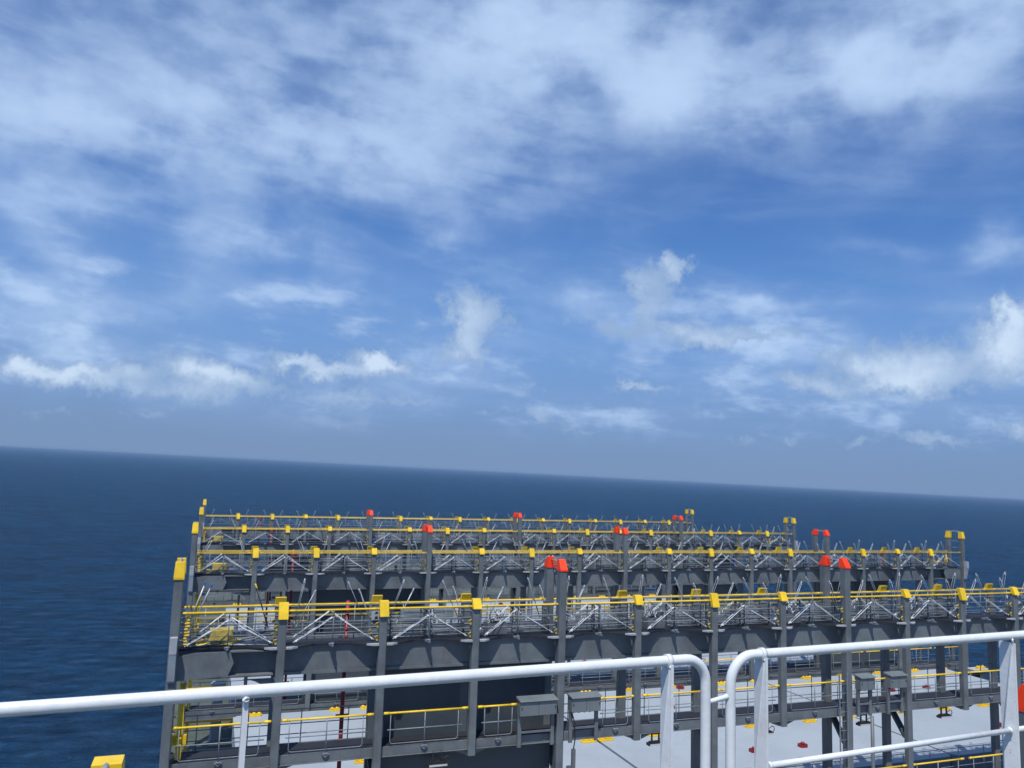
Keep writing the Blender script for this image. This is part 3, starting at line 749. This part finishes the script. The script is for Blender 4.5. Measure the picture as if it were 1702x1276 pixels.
# ---------------------------------------------------------------- clutter in the first bay at the ship's side
for Yb, nm in ((20.0, 'large'), (34.81, 'middle'), (49.52, 'third')):
    s = thing('pipe_post', (-2.18, Yb+.45, -8.1), 'yellow vertical pipe post inside the left end of the %s lashing bridge' % nm, 'post')
    m = MB(); m.tube([(0, 0, 0), (0, 0, 6.4)], .07, 8); link('pipe', m.mesh('pipe', YEL), s)
    m = MB(); m.box(-.16, .16, -.1, .1, 5.0, 5.22); m.box(-.05, .05, -.3, -.1, 5.02, 5.2); link('clamp', m.mesh('clamp', YEL), s)
    s = thing('stowage_bin', (-1.40, Yb+.55, -.858), 'yellow gear bin on the left end walkway of the %s lashing bridge' % nm, 'bin')
    m = MB(); m.bbox(-.27, .27, -.2, .2, .12, .38, .04); link('body', m.mesh('body', EYE), s)
    m = MB(); 
    for a in (-.28, .28): m.box(a-.02, a+.02, -.18, .18, 0, .12)
    link('foot', m.mesh('foot', GREY), s)
    rn = random.Random(int(Yb)); m = MB()
    for i in range(16):
        x = rn.uniform(-2.2, -.9); y = rn.uniform(.28, .42); z = -.845+rn.random()*.10; a = rn.uniform(-.12, .3)
        m.tube([(x, y, z), (x+rn.uniform(.5, .95), y+rn.uniform(-.02, .1), z+a*.4)], .015, 5)
    o = link('loose_rods', m.mesh('loose_rods', GALV), None, (0, Yb, 0)); tag(o, 'heap of loose pale rods on the left end walkway of the %s lashing bridge' % nm, 'rods', None, 'stuff')
    m = MB()
    for i in range(9):
        x = rn.uniform(-2.3, -1.2); y = rn.uniform(.25, .4)
        m.tube([(x, y, -.83+rn.random()*.12), (x+rn.uniform(.15, .4), y, -.80+rn.random()*.14)], .02, 5)
    for i in range(10):
        z = -.75+i*.07; m.tube([(-2.30+rn.uniform(0, .05), .12, z), (-2.20+rn.uniform(0, .08), .02, z+.03)], .022, 5)
    o = link('loose_hooks', m.mesh('loose_hooks', YEL), None, (0, Yb, 0)); tag(o, 'pile of yellow hooks against the left end post of the %s lashing bridge' % nm, 'hooks', None, 'stuff')
    m = MB()
    for i in range(14):
        x = 37.7+rn.uniform(0, 1.8); z = -.8+rn.random()*.3; m.tube([(x, .3+rn.random()*.3, z), (x+rn.uniform(-.4, .4), .3+rn.random()*.3, z+rn.uniform(0, .5))], .02, 5)
    o = link('loose_hooks', m.mesh('loose_hooks', YEL), None, (0, Yb, 0)); tag(o, 'tangle of yellow hooks at the right end of the %s lashing bridge' % nm, 'hooks', None, 'stuff')
# side passage fittings seen below the first bay
s = thing('vent_trunk', (-1.05, 37.3, -8.2), 'white ventilation trunk on the side deck behind the first hanging post', 'vent')
link('trunk', MB().bbox(-.22, .22, -.22, .22, 0, 2.3, .05).mesh('trunk', HATCH), s); link('lid', MB().bbox(-.3, .3, -.3, .3, 2.3, 2.42, .06).mesh('lid', HATCH), s)
s = thing('equipment_locker', (-.9, 22.5, -8.2), 'dark green grey locker with oval openings below the first bay', 'locker')
link('body', MB().bbox(-.6, 1.0, -.3, .3, 0, 3.4, .03).mesh('body', DARK), s)
m = MB()
for z in (3.02, 3.16): m.slab([(.1, z), (.14, z-.04), (.4, z-.04), (.44, z), (.4, z+.04), (.14, z+.04)], 'y', -.312, -.302)
link('opening', m.mesh('opening', GREYL), s)

# ---------------------------------------------------------------- white railing in front of the camera
TH = math.atan2(.30, 4.67); RB = Vector((0.0, 2.17, 0))
def RP(sx, z, off=0.0):       # point along the railing line
    return (sx*math.cos(TH) - off*math.sin(TH), 2.17 + sx*math.sin(TH) + off*math.cos(TH), z)
ZT = 2.655; TR = .0215
def arc_pts(s0, s1, z0, sgn, rr, n=8):
    out = []
    for i in range(n+1):
        a = math.pi/2*i/n; out.append(RP(s0+sgn*rr*math.sin(a), z0-rr+rr*math.cos(a)))
    return out
ZD = 1.60
def stan(sx, z1, name, lab=None, par=None, tri=True, wd=1.0):
    # flat bar on edge, with a tapered stay plate behind it
    m = MB(); c = Vector(RP(sx, 0)); u = Vector((math.cos(TH), math.sin(TH), 0)); v = Vector((-math.sin(TH), math.cos(TH), 0))
    def bx(m, a0, a1, b0, b1, c0, c1, z0, z1t):
        P4 = lambda a, b_, z: tuple(c+u*a+v*b_+Vector((0, 0, z)))
        m.quadbox([P4(a0, b0, z0), P4(a1, b0, z0), P4(a1, b1, z0), P4(a0, b1, z0), P4(a0, c0, z1t), P4(a1, c0, z1t), P4(a1, c1, z1t), P4(a0, c1, z1t)])
    if tri:
        bx(m, -.0065, .0065, -.028, .050*wd, -.028, .046*wd, ZD, z1)
        m2 = MB(); P4 = lambda a, b_, z: tuple(c+u*a+v*b_+Vector((0, 0, z)))
        zk = z1-.50
        lo = lambda z: [P4(-.022*wd, .030*wd, z), P4(-.0068, -.028, z), P4(-.0068, -.020, z), P4(-.019*wd, .035*wd, z)]
        hi3 = [P4(-.011, -.020, z1-.02), P4(-.0068, -.025, z1-.02), P4(-.0068, -.019, z1-.02), P4(-.011, -.014, z1-.02)]
        m2.quadbox(lo(ZD)+lo(zk)); m2.quadbox(lo(zk+.0005)+hi3)
        link('stay_plate', m2.mesh('stay_plate', WHITE), par)
    else:
        bx(m, -.009, .009, -.012, .012, -.012, .012, ZD, z1)
    return link('stanchion', m.mesh('stanchion', WHITE), par)
# left section
rl = thing('guard_railing', (0, 0, 0), 'white tubular railing on the left, its top rail curving down at the gap', 'railing')
SL = 0.03; s_end = .03+.205
pts = [RP(-6.0, ZT), RP(-3, ZT), RP(-1.2, ZT), RP(SL, ZT)]
rr = .085
pts = [RP(-6.0, ZT), RP(-3, ZT), RP(-1.2, ZT), RP(.05, ZT), RP(.225-.10, ZT)] + arc_pts(.225-.10, 0, ZT, 1, .10)[1:] + [RP(.225, 2.2), RP(.225, ZD)]
link('top_rail', MB().tube(pts, TR, 20).mesh('top_rail', WHITE), rl)
link('mid_rail', MB().tube([RP(-6, 2.16), RP(.225, 2.16)], .013, 14).mesh('mid_rail', WHITE), rl)
stan(.035, ZT-.012, '', par=rl)
link('collar', MB().tube([RP(.020, ZT), RP(.044, ZT)], TR+.006, 20).mesh('collar', WHITE), rl)
stan(-1.66, ZT-.03, '', par=rl, tri=False); stan(-3.0, ZT-.03, '', par=rl, tri=False)
# right section
rr_ = thing('guard_railing', (0, 0, 0), 'white tubular railing on the right, with a lower rail and triangular stanchion', 'railing')
x0 = .358
pts = [RP(x0, ZD), RP(x0, 2.2)] + list(reversed([RP(x0+.12-.12*math.sin(a), ZT-.12+.12*math.cos(a)) for a in [math.pi/2*i/8 for i in range(9)]])) + [RP(.7, ZT), RP(2, ZT), RP(4.5, ZT), RP(7, ZT)]
link('top_rail', MB().tube(pts, TR, 20).mesh('top_rail', WHITE), rr_)
link('mid_rail', MB().tube([RP(.575, 2.178), RP(2.17, 2.178)], .0135, 14).mesh('mid_rail', WHITE), rr_)
link('mid_rail', MB().tube([RP(2.21, 2.178), RP(6, 2.178)], .0135, 14).mesh('mid_rail', WHITE), rr_)
stan(.535, ZT-.012, '', par=rr_)
link('collar', MB().tube([RP(.520, ZT), RP(.544, ZT)], TR+.006, 20).mesh('collar', WHITE), rr_)
stan(2.195, ZT-.035, '', par=rr_, wd=1.2); stan(4.0, ZT-.035, '', par=rr_)
lk = link('link_rod', MB().tube([RP(.246, 2.475), RP(.26, 2.475), RP(.326, 2.485), RP(.340, 2.487)], [.009, .0105, .0105, .014], 10).mesh('link_rod', WHITE))
tag(lk, 'short white rod joining the two railings across the gap', 'link rod')
# the deck the railing stands on
wd = MB(); wd.prism([(-9, -6), (9, -6), (9, 2.95), (-9, 1.78)], ZD-.35, ZD-.004)
tag(link('bridge_deck', wd.mesh('bridge_deck', DECK)), kind='structure')

# ---------------------------------------------------------------- haze over the sea
HR = 30000.0
hm = MB(); hm.box(-HR, HR, -HR, HR, -1.0, 43.2)
hz = bpy.data.materials.new('haze'); hz.use_nodes = True; q = NT(hz.node_tree)
pvn = q.n('ShaderNodeVolumePrincipled'); pvn.inputs['Density'].default_value = 5.0e-5; pvn.inputs['Color'].default_value = (0.42, 0.58, 0.78, 1)
ou = q.n('ShaderNodeOutputMaterial'); hz.node_tree.links.new(pvn.outputs[0], ou.inputs['Volume'])
ho = link('haze', hm.mesh('haze', hz), None, (0, 0, SEA0), sea.rotation_euler); tag(ho, kind='stuff')

def weld(sx, z, par, r=.0045):
    c = Vector(RP(sx, z, -.004)); u = Vector((math.cos(TH), math.sin(TH), 0)); m = MB(); rn = random.Random(int(sx*1000)); pts = []; rs = []
    for i in range(15):
        a = math.pi*2*i/14; v = Vector((-math.sin(TH), math.cos(TH), 0))
        pts.append(c + u*(.009*math.cos(a)) + v*(-.012*abs(math.sin(a*.5))-.006) + Vector((0, 0, -TR*.8+.006*math.sin(a)))); rs.append(r*(.8+.5*rn.random()))
    m.tube(pts, rs, 6); link('weld_bead', m.mesh('weld_bead', WHITE), par)
for sx, par in ((.035, rl), (-1.66, rl), (-3.0, rl), (.535, rr_), (2.195, rr_), (4.0, rr_)): weld(sx, ZT-.004, par)
for sx, z in ((.575, 2.178), (2.17, 2.178)):
    m = MB(); p = [Vector(RP(sx+.006*math.cos(a), z+.0, 0))+Vector((0, 0, 0)) for a in (0, 3.14)]
    m.tube([RP(sx-.010, z), RP(sx-.004, z), RP(sx+.006, z)], [.012, .0185, .014], 12); link('weld_bead', m.mesh('weld_bead', WHITE), rr_)
